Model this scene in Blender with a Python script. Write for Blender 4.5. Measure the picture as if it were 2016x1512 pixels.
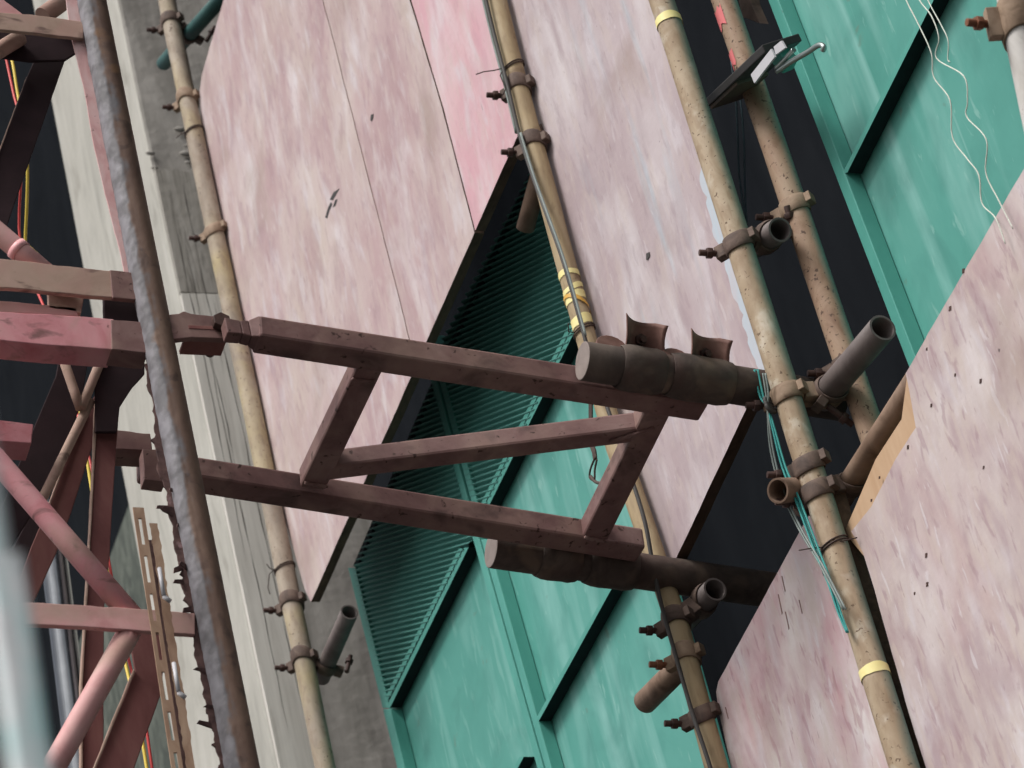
import bpy, bmesh, math, random
from mathutils import Vector, Matrix, noise
random.seed(7)
S = bpy.context.scene
for o in list(bpy.data.objects): bpy.data.objects.remove(o)
COL = S.collection

# ------------------------------------------------------------------ camera
# world: X along the facade (towards the viewer is +X), Y into the facade, Z up
F = 6521.0                                    # focal length in pixels of the 2016 px wide photo
ez_ = Vector((-2253, -8436, F)).normalized()
d_ = Vector((-2772, 5781, F)).normalized(); d_ = (d_ - ez_*d_.dot(ez_)).normalized()
ex_ = -d_; ey_ = ez_.cross(ex_)
CAM = Vector((0, 0, 1.6))
def w_of(v): return Vector((v.dot(ex_), v.dot(ey_), v.dot(ez_)))
right, down, fwd = w_of(Vector((1,0,0))), w_of(Vector((0,1,0))), w_of(Vector((0,0,1)))
cd = bpy.data.cameras.new('camera'); cam = bpy.data.objects.new('camera', cd); COL.objects.link(cam)
M = Matrix.Identity(4)
for i, c in enumerate((right, -down, -fwd)):
    for j in range(3): M[j][i] = c[j]
M.translation = CAM
cam.matrix_world = M
cd.sensor_width = 36; cd.lens = 36*F/2016; cd.clip_start = .1; cd.clip_end = 500
cd.dof.use_dof = True; cd.dof.focus_distance = 6.0; cd.dof.aperture_fstop = 11
S.camera = cam

# ------------------------------------------------------------------ light
SUN_EL, SUN_AZ = math.radians(54), math.radians(-70)      # azimuth measured from +X towards +Y
w = bpy.data.worlds.new('World'); S.world = w; w.use_nodes = True
nt = w.node_tree; nt.nodes.clear()
sky = nt.nodes.new('ShaderNodeTexSky'); sky.sky_type = 'NISHITA'; sky.sun_disc = False
sky.sun_elevation = SUN_EL; sky.sun_rotation = math.pi/2 - SUN_AZ
sky.air_density = 1.0; sky.dust_density = 6.0; sky.ozone_density = .3
hs = nt.nodes.new('ShaderNodeHueSaturation'); hs.inputs['Saturation'].default_value = .35
bg = nt.nodes.new('ShaderNodeBackground'); bg.inputs['Strength'].default_value = .13
wo = nt.nodes.new('ShaderNodeOutputWorld')
nt.links.new(sky.outputs[0], hs.inputs['Color']); nt.links.new(hs.outputs[0], bg.inputs[0]); nt.links.new(bg.outputs[0], wo.inputs[0])
ld = bpy.data.lights.new('sun', 'SUN'); ld.energy = 2.4; ld.angle = math.radians(18); ld.color = (1, .97, .95)
sun = bpy.data.objects.new('sun', ld); COL.objects.link(sun)
sd = Vector((math.cos(SUN_AZ)*math.cos(SUN_EL), math.sin(SUN_AZ)*math.cos(SUN_EL), math.sin(SUN_EL)))
sun.rotation_euler = sd.to_track_quat('Z', 'Y').to_euler(); sun.location = (0, -5, 12)
S.view_settings.view_transform = 'Standard'; S.view_settings.look = 'None'
S.view_settings.exposure = 0.1; S.view_settings.gamma = 1.0

# ------------------------------------------------------------------ pixel -> point on a real plane of the place
def ray(px, py): return w_of(Vector(((px-1008)/F, (py-756)/F, 1)))
def onY(px, py, Y): r = ray(px, py); return CAM + r*(Y/r.y)
def onX(px, py, X): r = ray(px, py); return CAM + r*(X/r.x)
def onZ(px, py, Z): r = ray(px, py); return CAM + r*((Z-1.6)/r.z)
TIE_K = .12                                   # the tie frame droops a little towards the facade
def onT(px, py, zb): r = ray(px, py); return CAM + r*((zb + TIE_K*2.6 - 1.6)/(r.z + TIE_K*r.y))
def atz(px, py, z): return CAM + ray(px, py)*z

# ------------------------------------------------------------------ materials
def mat(name, stops, scale=(6,6,2), detail=8, rough=.7, bump=.15, bscale=40, speck=None, speck_scale=60, speck_t=.62,
        distort=.8, metallic=0, layer=None, spec=.3, spread=(.3,.7), bdist=.002):
    """layered procedural paint / rust / dust: a stretched noise through a colour ramp, then specks and a second layer"""
    m = bpy.data.materials.new(name); m.use_nodes = True
    n = m.node_tree; L = n.links; N = n.nodes.new
    b = n.nodes['Principled BSDF']; b.inputs['Roughness'].default_value = rough; b.inputs['Metallic'].default_value = metallic
    b.inputs['Specular IOR Level'].default_value = spec
    tc = N('ShaderNodeTexCoord'); oi = N('ShaderNodeObjectInfo')
    mp = N('ShaderNodeMapping'); mp.inputs['Scale'].default_value = scale; L.new(tc.outputs['Object'], mp.inputs[0])
    mu = N('ShaderNodeMath'); mu.operation = 'MULTIPLY'; mu.inputs[1].default_value = 37.0; L.new(oi.outputs['Random'], mu.inputs[0])
    nz = N('ShaderNodeTexNoise'); nz.noise_dimensions = '4D'; nz.inputs['Scale'].default_value = 1.0; nz.inputs['Detail'].default_value = detail
    nz.inputs['Roughness'].default_value = .62; nz.inputs['Distortion'].default_value = distort
    L.new(mp.outputs[0], nz.inputs['Vector']); L.new(mu.outputs[0], nz.inputs['W'])
    cr = N('ShaderNodeValToRGB'); e = cr.color_ramp.elements
    while len(e) < len(stops): e.new(.5)
    k = len(stops)-1
    for i, c in enumerate(stops):
        e[i].position = spread[0] + (spread[1]-spread[0])*i/max(k,1); e[i].color = (*c, 1)
    L.new(nz.outputs['Fac'], cr.inputs[0]); col = cr.outputs[0]
    def over(col, c, sc, t, soft=.05, amount=1, vecscale=None, rot=0):
        z = N('ShaderNodeTexNoise'); z.noise_dimensions = '4D'; z.inputs['Scale'].default_value = sc; z.inputs['Detail'].default_value = 5
        z.inputs['Distortion'].default_value = .6
        if vecscale:
            q = N('ShaderNodeMapping'); q.inputs['Scale'].default_value = vecscale; q.inputs['Rotation'].default_value = (0, rot, 0); L.new(tc.outputs['Object'], q.inputs[0]); L.new(q.outputs[0], z.inputs['Vector'])
        else: L.new(tc.outputs['Object'], z.inputs['Vector'])
        L.new(mu.outputs[0], z.inputs['W'])
        mr = N('ShaderNodeMapRange'); mr.inputs['From Min'].default_value = t-soft; mr.inputs['From Max'].default_value = t+soft
        mr.inputs['To Max'].default_value = amount; L.new(z.outputs['Fac'], mr.inputs[0])
        mx = N('ShaderNodeMixRGB'); L.new(mr.outputs[0], mx.inputs[0]); L.new(col, mx.inputs[1]); mx.inputs[2].default_value = (*c, 1)
        return mx.outputs[0]
    for ly in (layer or []): col = over(col, **ly)
    if speck: col = over(col, speck, speck_scale, speck_t, .03)
    L.new(col, b.inputs['Base Color'])
    if bump:
        z = N('ShaderNodeTexNoise'); z.inputs['Scale'].default_value = bscale; z.inputs['Detail'].default_value = 6; L.new(tc.outputs['Object'], z.inputs['Vector'])
        bp = N('ShaderNodeBump'); bp.inputs['Strength'].default_value = bump; bp.inputs['Distance'].default_value = bdist
        L.new(z.outputs['Fac'], bp.inputs['Height']); L.new(bp.outputs[0], b.inputs['Normal'])
    m['col_socket'] = ''
    return m
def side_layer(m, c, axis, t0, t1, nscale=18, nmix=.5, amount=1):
    """tint or grease on one side of a part (object normal), broken up by noise"""
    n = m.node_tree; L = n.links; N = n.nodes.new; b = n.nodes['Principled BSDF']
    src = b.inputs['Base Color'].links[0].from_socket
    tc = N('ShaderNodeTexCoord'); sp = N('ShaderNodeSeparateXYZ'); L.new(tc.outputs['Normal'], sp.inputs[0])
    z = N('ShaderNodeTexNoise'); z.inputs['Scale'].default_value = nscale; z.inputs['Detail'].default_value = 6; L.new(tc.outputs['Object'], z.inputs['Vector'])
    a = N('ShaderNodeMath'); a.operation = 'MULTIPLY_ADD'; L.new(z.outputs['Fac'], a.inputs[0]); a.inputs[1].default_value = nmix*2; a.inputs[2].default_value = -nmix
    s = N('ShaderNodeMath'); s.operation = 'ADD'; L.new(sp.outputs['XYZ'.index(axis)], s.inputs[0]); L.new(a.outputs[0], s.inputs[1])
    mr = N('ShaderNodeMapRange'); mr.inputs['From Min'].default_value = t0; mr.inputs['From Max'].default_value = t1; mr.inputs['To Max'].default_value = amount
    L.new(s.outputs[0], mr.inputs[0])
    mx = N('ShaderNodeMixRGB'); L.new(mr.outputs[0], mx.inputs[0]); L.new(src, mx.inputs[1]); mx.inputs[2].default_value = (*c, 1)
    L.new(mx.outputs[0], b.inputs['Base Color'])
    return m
def ply(name, fine, stops, extra=None, mauve=(.30,.19,.22), mt=.60, rose=(.41,.275,.285)):
    """weathered film-faced board: broad washes, hand-smeared release agent, scuffs, grain and dirt"""
    return mat(name, stops, scale=(1.7,2,1.0), detail=11, rough=.75, bump=.35, bscale=30, distort=1.0, bdist=.003, spread=(.34,.64),
        layer=[dict(c=stops[0], sc=1, t=.53, soft=.10, amount=.6, vecscale=(4.5,5,2.6), rot=.35),
               dict(c=(.57,.53,.56), sc=1, t=.60, soft=.06, amount=.6, vecscale=(19,6,6), rot=.5),
               dict(c=rose, sc=1, t=.57, soft=.07, amount=.5, vecscale=(6.5,4,2.6), rot=.15),
               dict(c=(.66,.62,.63), sc=1, t=.61, soft=.08, amount=.55, vecscale=(9,6,3.0), rot=.45),
               dict(c=mauve, sc=1, t=mt, soft=.08, amount=.42, vecscale=(15,6,6), rot=-.4),
               dict(c=(.52,.44,.40), sc=1, t=.57, soft=.06, amount=.5*fine, vecscale=(44,8,12), rot=.25),
               dict(c=mauve, sc=1, t=.61, soft=.04, amount=.45*fine, vecscale=(60,10,17), rot=-.55),
               dict(c=(.60,.56,.58), sc=1, t=.66, soft=.03, amount=.6*fine, vecscale=(70,10,15), rot=.1),
               dict(c=(.33,.25,.22), sc=3.2, t=.64, soft=.07, amount=.6),
               dict(c=(.28,.20,.19), sc=1, t=.70, soft=.03, amount=.5, vecscale=(120,20,30), rot=.3)] + (extra or []),
        speck=(.06,.04,.045), speck_scale=42, speck_t=.77)
MT = {}
MT['ply_a'] = ply('pink_ply', .6, [(0.382,0.264,0.273), (0.482,0.364,0.364), (0.523,0.432,0.414), (0.514,0.432,0.387)])
MT['ply_c'] = ply('rosy_ply', .5, [(0.532,0.306,0.344), (0.607,0.404,0.430), (0.618,0.470,0.483)], mauve=(.46,.27,.31), mt=.62, rose=(.60,.34,.39))
MT['ply_d'] = ply('lilac_ply', .6, [(0.372,0.295,0.311), (0.469,0.393,0.408), (0.511,0.448,0.461), (0.511,0.437,0.387)],
                  [dict(c=(.36,.47,.54), sc=1, t=.62, soft=.05, amount=.5, vecscale=(9,3,1.2))], mauve=(.30,.23,.25), rose=(.42,.33,.345))
MT['ply_e'] = ply('cream_ply', 1, [(0.382,0.296,0.296), (0.496,0.405,0.400), (0.546,0.478,0.464), (0.491,0.410,0.387)], mauve=(.29,.18,.21), mt=.56, rose=(.43,.29,.29))
MT['ply_f'] = ply('worn_pink_ply', 1, [(0.447,0.251,0.279), (0.532,0.382,0.387), (0.618,0.557,0.548), (0.553,0.480,0.440)], mauve=(.32,.16,.19), mt=.56, rose=(.48,.245,.275))
MT['splash'] = mat('pale_blue_splash', [(.53,.46,.48), (.50,.50,.54), (.46,.53,.59), (.56,.50,.52)], scale=(14,6,4), detail=9, rough=.75, bump=.2)
MT['ply_edge'] = mat('ply_edge', [(.05,.03,.02), (.12,.075,.05)], scale=(20,60,60))
MT['raw_wood'] = mat('raw_wood', [(.44,.28,.165), (.54,.38,.25)], scale=(20,20,3))
MT['pole'] = side_layer(mat('tan_pole', [(.21,.145,.09), (.33,.25,.165), (.40,.32,.225), (.31,.235,.16)], scale=(16,16,6), speck=(.13,.08,.05), speck_scale=115, speck_t=.65, bump=.4,
    layer=[dict(c=(.26,.17,.11), sc=12, t=.58, soft=.08, amount=.6), dict(c=(.58,.53,.44), sc=16, t=.62, soft=.06, amount=.6), dict(c=(.27,.19,.12), sc=1, t=.56, soft=.06, amount=.6, vecscale=(60,60,24))]), (.11,.22,.19), 'Y', -.25, .55, 9, .6, .8)  # green tint on faces turned towards +Y
MT['pole_grey'] = mat('grey_tan_pole', [(.22,.18,.145), (.33,.275,.215), (.42,.36,.29)], scale=(16,16,6), speck=(.10,.06,.04), speck_scale=115, speck_t=.66, bump=.4,
    layer=[dict(c=(.50,.40,.14), sc=3, t=.56, soft=.08, amount=.45), dict(c=(.25,.19,.14), sc=1, t=.57, soft=.06, amount=.55, vecscale=(60,60,24))])
MT['pole_rust'] = side_layer(mat('rusty_pole', [(.17,.09,.055), (.30,.20,.135), (.37,.28,.20)], scale=(18,18,8), speck=(.09,.05,.035), speck_scale=120, speck_t=.63, bump=.3), (.14,.30,.26), 'Y', -.1, .7, 9, .7, .8)  # green tint on the +Y side
MT['bamboo'] = mat('yellow_tan', [(.24,.18,.11), (.36,.275,.16), (.43,.35,.23)], scale=(20,20,4), bump=.3, bscale=30, layer=[dict(c=(.26,.19,.11), sc=1, t=.57, soft=.06, amount=.6, vecscale=(70,70,18)), dict(c=(.16,.10,.06), sc=14, t=.63, soft=.05, amount=.7)])
MT['stub'] = mat('dull_tube', [(.07,.055,.05), (.13,.105,.10), (.18,.15,.14)], scale=(12,12,12), rough=.6)
MT['stub_rust'] = mat('rusty_tube', [(.10,.06,.04), (.20,.13,.09), (.26,.18,.13)], scale=(14,14,14), rough=.7)
MT['stub_green'] = mat('dark_green_tube', [(.02,.07,.07), (.04,.12,.11)], scale=(14,14,14), rough=.6)
MT['clamp'] = mat('rusty_clamp', [(.05,.035,.03), (.11,.075,.06), (.17,.12,.095)], scale=(30,30,30), rough=.75, bump=.4)
MT['clamp_tan'] = mat('dusty_clamp', [(.14,.09,.06), (.27,.19,.13), (.34,.25,.18)], scale=(30,30,30), rough=.75, bump=.4)
MT['bolt'] = mat('dark_bolt', [(.035,.02,.018), (.09,.045,.035)], scale=(40,40,40), rough=.6)
MT['bolt_rust'] = mat('rust_bolt', [(.14,.05,.025), (.26,.11,.06)], scale=(40,40,40), rough=.6)
MT['tie'] = mat('brown_rust_paint', [(.115,.058,.054), (.18,.098,.090), (.25,.16,.145)], scale=(9,9,9), rough=.65, bump=.35, bscale=70, speck=(.05,.025,.02), speck_scale=60, speck_t=.66,
    layer=[dict(c=(.28,.185,.15), sc=8, t=.56, soft=.09, amount=.55), dict(c=(.06,.035,.032), sc=14, t=.62, soft=.06, amount=.6)])
MT['tie_tube'] = mat('dirty_tube', [(.040,.028,.024), (.075,.055,.046), (.12,.092,.075)], scale=(14,14,14), rough=.75, bump=.6, bscale=45, layer=[dict(c=(.17,.12,.085), sc=16, t=.60, soft=.08, amount=.6), dict(c=(.07,.035,.028), sc=9, t=.58, soft=.08, amount=.6)])
MT['tube_end'] = mat('dusty_tube_end', [(.19,.155,.14), (.27,.225,.205)], scale=(30,30,30))
MT['saddle'] = mat('rust_saddle', [(.11,.055,.045), (.20,.105,.085), (.27,.16,.13)], scale=(20,20,20), rough=.7, bump=.3)
MT['green'] = mat('green_paint', [(.058,.245,.205), (.082,.30,.253), (.11,.345,.295)], scale=(3,3,1.4), rough=.5, bump=.1, bscale=20, distort=1, spec=.35,
    layer=[dict(c=(.24,.50,.45), sc=1, t=.60, soft=.09, amount=.45, vecscale=(9,5,1.6)), dict(c=(.19,.42,.37), sc=1, t=.62, soft=.05, amount=.5, vecscale=(40,8,9), rot=.4), dict(c=(.045,.19,.16), sc=7, t=.62, soft=.08, amount=.5), dict(c=(.12,.20,.16), sc=18, t=.70, soft=.03, amount=.6)])
MT['green_streak'] = mat('streaked_green_paint', [(.058,.245,.205), (.082,.305,.258), (.115,.35,.30)], scale=(3,3,1.4), rough=.5, bump=.1, bscale=20, spec=.35,
    layer=[dict(c=(.30,.56,.52), sc=1, t=.57, soft=.09, amount=.5, vecscale=(10,5,1.0)), dict(c=(.34,.58,.54), sc=1, t=.66, soft=.03, amount=.4, vecscale=(30,5,.8)), dict(c=(.05,.21,.18), sc=1, t=.58, soft=.08, amount=.5, vecscale=(8,5,5), rot=.3), dict(c=(.26,.48,.43), sc=1, t=.66, soft=.03, amount=.5, vecscale=(50,8,12), rot=.4), dict(c=(.12,.20,.16), sc=18, t=.70, soft=.03, amount=.6)])
MT['green_frame'] = mat('green_frame_paint', [(.06,.265,.22), (.095,.345,.29)], scale=(10,10,4), rough=.5, bump=.12, speck=(.04,.12,.1), speck_scale=50, speck_t=.74)
MT['rib_shade'] = mat('painted_rib_shade', [(.010,.020,.021), (.018,.032,.034)], scale=(9,9,9), rough=.8, spec=.1)  # shade under the ribs put into a near-black colour
MT['corr'] = mat('green_corrugated', [(.058,.205,.178), (.085,.275,.238)], scale=(5,5,5), rough=.6, bump=.05)
MT['plank'] = mat('pale_plank', [(.40,.38,.34), (.54,.52,.475), (.62,.60,.55)], scale=(30,30,1.6), rough=.9, bump=.4, bscale=30,
    layer=[dict(c=(.26,.24,.21), sc=1, t=.68, soft=.04, amount=.7, vecscale=(40,40,1.5))])
MT['plank_old'] = mat('grey_plank', [(.17,.16,.14), (.29,.275,.245), (.38,.365,.335)], scale=(30,30,2), rough=.9, bump=.6, bscale=30, bdist=.004,
    layer=[dict(c=(.10,.09,.075), sc=1, t=.60, soft=.05, amount=.7, vecscale=(50,50,3))])
MT['crack'] = mat('crack_dirt', [(.06,.05,.045), (.10,.09,.08)], bump=0)
MT['concrete'] = mat('grey_concrete', [(.18,.17,.155), (.32,.305,.28), (.44,.42,.39)], scale=(7,7,1.6), rough=.9, bump=.6, bscale=22, bdist=.006,
    layer=[dict(c=(.13,.125,.105), sc=1, t=.60, soft=.10, amount=.5, vecscale=(8,8,2.5))])
MT['pale'] = mat('pale_concrete', [(.30,.295,.265), (.41,.40,.36), (.48,.47,.43)], scale=(8,8,1.6), rough=.9, bump=.4, bscale=22, bdist=.004,
    layer=[dict(c=(.22,.21,.18), sc=1, t=.66, soft=.05, amount=.6, vecscale=(9,9,3))])
MT['dark_wall'] = mat('interior_darkness', [(.010,.0115,.014), (.015,.017,.020)], rough=1, bump=0, spec=0)  # darkness of the deep gaps put into the wall colour
MT['moss'] = mat('mossy_panel', [(.025,.032,.028), (.07,.082,.068), (.15,.165,.14)], scale=(9,9,3), distort=2.5, rough=.8)
MT['grey_wall'] = mat('grey_wall', [(.10,.105,.09), (.16,.165,.145), (.20,.20,.18)], scale=(3,3,2), rough=.9, bump=.3)
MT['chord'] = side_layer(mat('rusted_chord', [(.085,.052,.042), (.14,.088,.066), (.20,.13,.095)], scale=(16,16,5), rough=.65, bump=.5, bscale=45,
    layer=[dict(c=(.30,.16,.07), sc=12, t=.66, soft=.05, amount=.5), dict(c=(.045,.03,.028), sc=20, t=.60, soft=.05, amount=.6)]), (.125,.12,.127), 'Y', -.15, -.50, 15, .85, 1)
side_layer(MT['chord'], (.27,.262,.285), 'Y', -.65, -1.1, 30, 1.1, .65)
MT['pink'] = mat('faded_pink_paint', [(.46,.20,.20), (.58,.31,.30), (.62,.38,.36)], scale=(9,9,9), rough=.6, bump=.25, speck=(.10,.05,.045), speck_scale=26, speck_t=.70,
    layer=[dict(c=(.38,.29,.22), sc=8, t=.55, soft=.08, amount=.6)])
MT['pink_pale'] = mat('flaked_pink_paint', [(.45,.22,.22), (.58,.36,.35), (.62,.48,.47)], scale=(20,20,9), rough=.7, bump=.3, speck=(.12,.07,.07), speck_scale=45, speck_t=.66)
MT['pink_red'] = mat('pink_red_paint', [(.48,.15,.17), (.62,.28,.30), (.64,.36,.36)], scale=(8,8,8), rough=.6, bump=.25, speck=(.12,.04,.04), speck_scale=22, speck_t=.68,
    layer=[dict(c=(.12,.07,.06), sc=1, t=.62, soft=.05, amount=.75, vecscale=(16,16,30)), dict(c=(.36,.26,.20), sc=9, t=.58, soft=.07, amount=.6)])
MT['dusty'] = mat('dusty_tan_paint', [(.28,.18,.14), (.40,.28,.22), (.46,.31,.26)], scale=(9,9,9), rough=.8, bump=.3, speck=(.10,.06,.05), speck_scale=20, speck_t=.66,
    layer=[dict(c=(.12,.07,.06), sc=1, t=.62, soft=.05, amount=.75, vecscale=(16,16,30)), dict(c=(.46,.27,.23), sc=9, t=.58, soft=.07, amount=.6)])
MT['plum'] = mat('dark_plum_paint', [(.022,.014,.016), (.04,.024,.027)], scale=(9,9,9), rough=.8, bump=.15, spec=.1)
MT['red'] = mat('dark_red_paint', [(.115,.042,.040), (.18,.073,.068), (.23,.11,.095)], scale=(9,9,4), rough=.75, bump=.15, spec=.15)
MT['flake'] = mat('flaking_rust', [(.045,.025,.025), (.10,.055,.05), (.16,.09,.08)], scale=(30,30,30), rough=.85, bump=.8, bscale=60, layer=[dict(c=(.40,.26,.27), sc=22, t=.66, soft=.04, amount=.7)])
MT['slotted'] = mat('rusty_tan_steel', [(.20,.115,.075), (.31,.20,.135), (.42,.30,.21)], scale=(20,20,8), rough=.8, bump=.3)
MT['silver'] = mat('galvanised', [(.20,.215,.235), (.32,.34,.36)], scale=(20,20,6), rough=.22, metallic=1, bump=.05)
MT['yellow'] = mat('yellow_sheath', [(.68,.50,.06), (.75,.58,.10)], rough=.5, bump=0)
MT['red_cable'] = mat('red_sheath', [(.55,.05,.05), (.62,.08,.07)], rough=.5, bump=0)
MT['tape'] = mat('yellow_tape', [(.80,.70,.28), (.86,.78,.38)], scale=(30,30,30), rough=.5, bump=.05)
MT['ribbon'] = mat('pink_ribbon', [(.80,.35,.36), (.84,.46,.46)], rough=.5, bump=0)
MT['orange'] = mat('orange_tape', [(.65,.35,.05), (.72,.45,.1)], rough=.5, bump=0)
MT['cable'] = mat('black_cable', [(.03,.028,.028), (.07,.065,.06)], rough=.6, bump=0)
MT['blue_cable'] = mat('blue_grey_cable', [(.05,.09,.11), (.09,.14,.16)], rough=.5, bump=0)
MT['teal'] = mat('teal_rope', [(.02,.22,.21), (.06,.36,.33)], scale=(60,60,20), rough=.6, bump=0)
MT['grey_rope'] = mat('grey_rope', [(.16,.20,.19), (.26,.30,.28)], scale=(60,60,20), rough=.6, bump=0)
MT['string'] = mat('white_string', [(.55,.60,.52), (.70,.72,.64)], scale=(60,60,60), rough=.7, bump=0)
MT['white'] = mat('white_panel', [(.40,.40,.42), (.52,.52,.54)], rough=.4, bump=0)
MT['dirty_white'] = mat('dirty_white_paint', [(.40,.37,.33), (.55,.53,.50), (.62,.60,.58)], scale=(16,16,6), rough=.6, bump=.3, speck=(.16,.09,.06), speck_scale=40, speck_t=.66)
MT['black'] = mat('black_case', [(.03,.03,.03), (.07,.065,.065)], rough=.5, bump=.1)
MT['brass'] = mat('brown_case', [(.09,.065,.05), (.16,.12,.09)], rough=.5, bump=.1)
MT['chrome'] = mat('bare_steel', [(.35,.42,.40), (.55,.60,.58)], rough=.3, metallic=.9, bump=0)
MT['near'] = mat('pale_grey_paint', [(.42,.45,.46), (.58,.60,.61), (.25,.50,.50)], scale=(30,30,2.2), rough=.6, bump=.1, spread=(.35,.66))
MT['teal_dim'] = mat('teal_grey_paint', [(.16,.24,.24), (.22,.42,.41)], scale=(20,20,3), rough=.6, bump=.1)
MT['wire'] = mat('rusty_wire', [(.05,.035,.03), (.09,.06,.05)], rough=.7, bump=0)
MT['ground'] = mat('site_concrete', [(.045,.045,.045), (.07,.07,.068)], scale=(1,1,1), rough=.9)
MT['red_spray'] = mat('red_spray', [(.62,.12,.13), (.68,.20,.20)], rough=.7, bump=0)
MT['cement'] = mat('cement_lump', [(.22,.21,.19), (.38,.36,.33)], scale=(20,20,20), rough=.95, bump=.7)

# ------------------------------------------------------------------ mesh builder
def frame(t, up=None):
    t = t.normalized(); up = up or (Vector((0,0,1)) if abs(t.z) < .9 else Vector((1,0,0)))
    a = (up - t*up.dot(t)).normalized(); return t, a, t.cross(a)
class MB:
    def __init__(s): s.v = []; s.f = []; s.sm = []; s.mi = []
    def face(s, idx, smooth=False, mi=0): s.f.append(idx); s.sm.append(smooth); s.mi.append(mi)
    def add(s, vs): k = len(s.v); s.v += [Vector(q) for q in vs]; return k
    def beam(s, p0, p1, w, h, up=None, prof=None, mi=0):
        """bar from p0 to p1; w across, h along up; or an own profile of (across, up) points, anticlockwise"""
        p0, p1 = Vector(p0), Vector(p1); t, a, b = frame(p1-p0, up)
        prof = prof or [(-w/2,-h/2), (w/2,-h/2), (w/2,h/2), (-w/2,h/2)]
        n = len(prof)
        i0 = s.add([p0 + b*x + a*y for x, y in prof]); i1 = s.add([p1 + b*x + a*y for x, y in prof])
        for k in range(n): s.face((i0+k, i0+(k+1)%n, i1+(k+1)%n, i1+k), False, mi)
        s.face(tuple(i0+k for k in reversed(range(n))), False, mi); s.face(tuple(i1+k for k in range(n)), False, mi)
        return s
    def tube(s, pts, r, seg=20, inner=0, cap=True, rr=None, mi=0, cap_mi=None):
        """round bar along pts; inner > 0 gives a hollow tube with open ends"""
        pts = [Vector(p) for p in pts]; n = len(pts); rings = []; inn = []
        a0 = None
        for k, p in enumerate(pts):
            t = (pts[min(k+1,n-1)] - pts[max(k-1,0)]).normalized()
            if a0 is None: _, a0, _ = frame(t)
            a0 = (a0 - t*a0.dot(t)).normalized(); b = t.cross(a0); q = (rr[k] if rr else r)
            rings.append(s.add([p + (a0*math.cos(2*math.pi*j/seg) + b*math.sin(2*math.pi*j/seg))*q for j in range(seg)]))
            if inner: inn.append(s.add([p + (a0*math.cos(2*math.pi*j/seg) + b*math.sin(2*math.pi*j/seg))*inner for j in range(seg)]))
        for k in range(n-1):
            for j in range(seg):
                j2 = (j+1) % seg
                s.face((rings[k]+j, rings[k]+j2, rings[k+1]+j2, rings[k+1]+j), True, mi)
                if inner: s.face((inn[k]+j2, inn[k]+j, inn[k+1]+j, inn[k+1]+j2), True, mi)
        cm = mi if cap_mi is None else cap_mi
        if inner:
            for k in (0, n-1):
                for j in range(seg):
                    j2 = (j+1) % seg; q = (rings[k]+j, inn[k]+j, inn[k]+j2, rings[k]+j2)
                    s.face(q if k == 0 else q[::-1], False, cm)
        elif cap:
            s.face(tuple(rings[0]+j for j in reversed(range(seg))), False, cm); s.face(tuple(rings[-1]+j for j in range(seg)), False, cm)
        return s
    def slab(s, poly, off, edge_mi=0, mi=0, jit=0, step=.02):
        """flat plate: outline poly (front face) pushed along off"""
        poly = [Vector(p) for p in poly]; off = Vector(off)
        if jit:
            q = []; nrm = off.normalized()
            for i, p in enumerate(poly):
                r = poly[(i+1) % len(poly)]; k = max(1, min(120, int((r-p).length/step))); q.append(p)
                e = (r-p).normalized().cross(nrm); amp = 0
                for j in range(1, k):
                    amp = amp*.75 + random.uniform(-jit, jit)
                    if random.random() < .04: amp += jit*2*random.choice((-1,1))
                    q.append(p.lerp(r, j/k) + e*amp)
            poly = q
        n = len(poly); i0 = s.add(poly); i1 = s.add([p + off for p in poly])
        nn = sum(((poly[k]-poly[0]).cross(poly[(k+1)%n]-poly[0]) for k in range(n)), Vector())
        flip = nn.dot(off) > 0
        a = tuple(range(i0, i0+n)); b = tuple(range(i1, i1+n))
        s.face(a[::-1] if flip else a, False, mi); s.face(b if flip else b[::-1], False, mi)
        for k in range(n):
            k2 = (k+1) % n; q = (i0+k, i0+k2, i1+k2, i1+k); s.face(q if flip else q[::-1], False, edge_mi)
        return s
    def box(s, c, sx, sy, sz, rot=None):
        c = Vector(c); k = s.add([c + ((rot @ Vector((x*sx/2, y*sy/2, z*sz/2))) if rot else Vector((x*sx/2, y*sy/2, z*sz/2))) for x in (-1,1) for y in (-1,1) for z in (-1,1)])
        for q in ((0,1,3,2), (4,6,7,5), (0,4,5,1), (2,3,7,6), (0,2,6,4), (1,5,7,3)): s.face(tuple(k+i for i in q))
        return s
    def build(s, name, mats, parent=None, bevel=0, label=None, loc=None):
        if not isinstance(mats, (list, tuple)): mats = [mats]
        if parent is not None: L = Vector(parent['_w'])
        else:
            lo = Vector((min(v.x for v in s.v), min(v.y for v in s.v), min(v.z for v in s.v))); hi = Vector((max(v.x for v in s.v), max(v.y for v in s.v), max(v.z for v in s.v)))
            L = Vector(((lo.x+hi.x)/2, (lo.y+hi.y)/2, lo.z))
        me = bpy.data.meshes.new(name); me.from_pydata([v - L for v in s.v], [], s.f)
        for m in mats: me.materials.append(MT[m])
        for p, sm, mi in zip(me.polygons, s.sm, s.mi): p.use_smooth = sm; p.material_index = mi
        o = bpy.data.objects.new(name, me); COL.objects.link(o)
        if parent is not None: o.parent = parent if not parent.get('_mesh') else parent
        else: o.location = L
        if parent is None: pass
        o['_w'] = tuple(L)
        if bevel:
            b = o.modifiers.new('bevel', 'BEVEL'); b.width = bevel; b.segments = 2; b.limit_method = 'ANGLE'; b.angle_limit = math.radians(40)
        if label: o['label'] = label
        return o
def thing(name, label, cat, loc, group=None):
    o = bpy.data.objects.new(name, None); COL.objects.link(o); o.location = loc; o['_w'] = tuple(loc)
    o.empty_display_size = .05
    return tag(o, label, cat, group)
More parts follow.
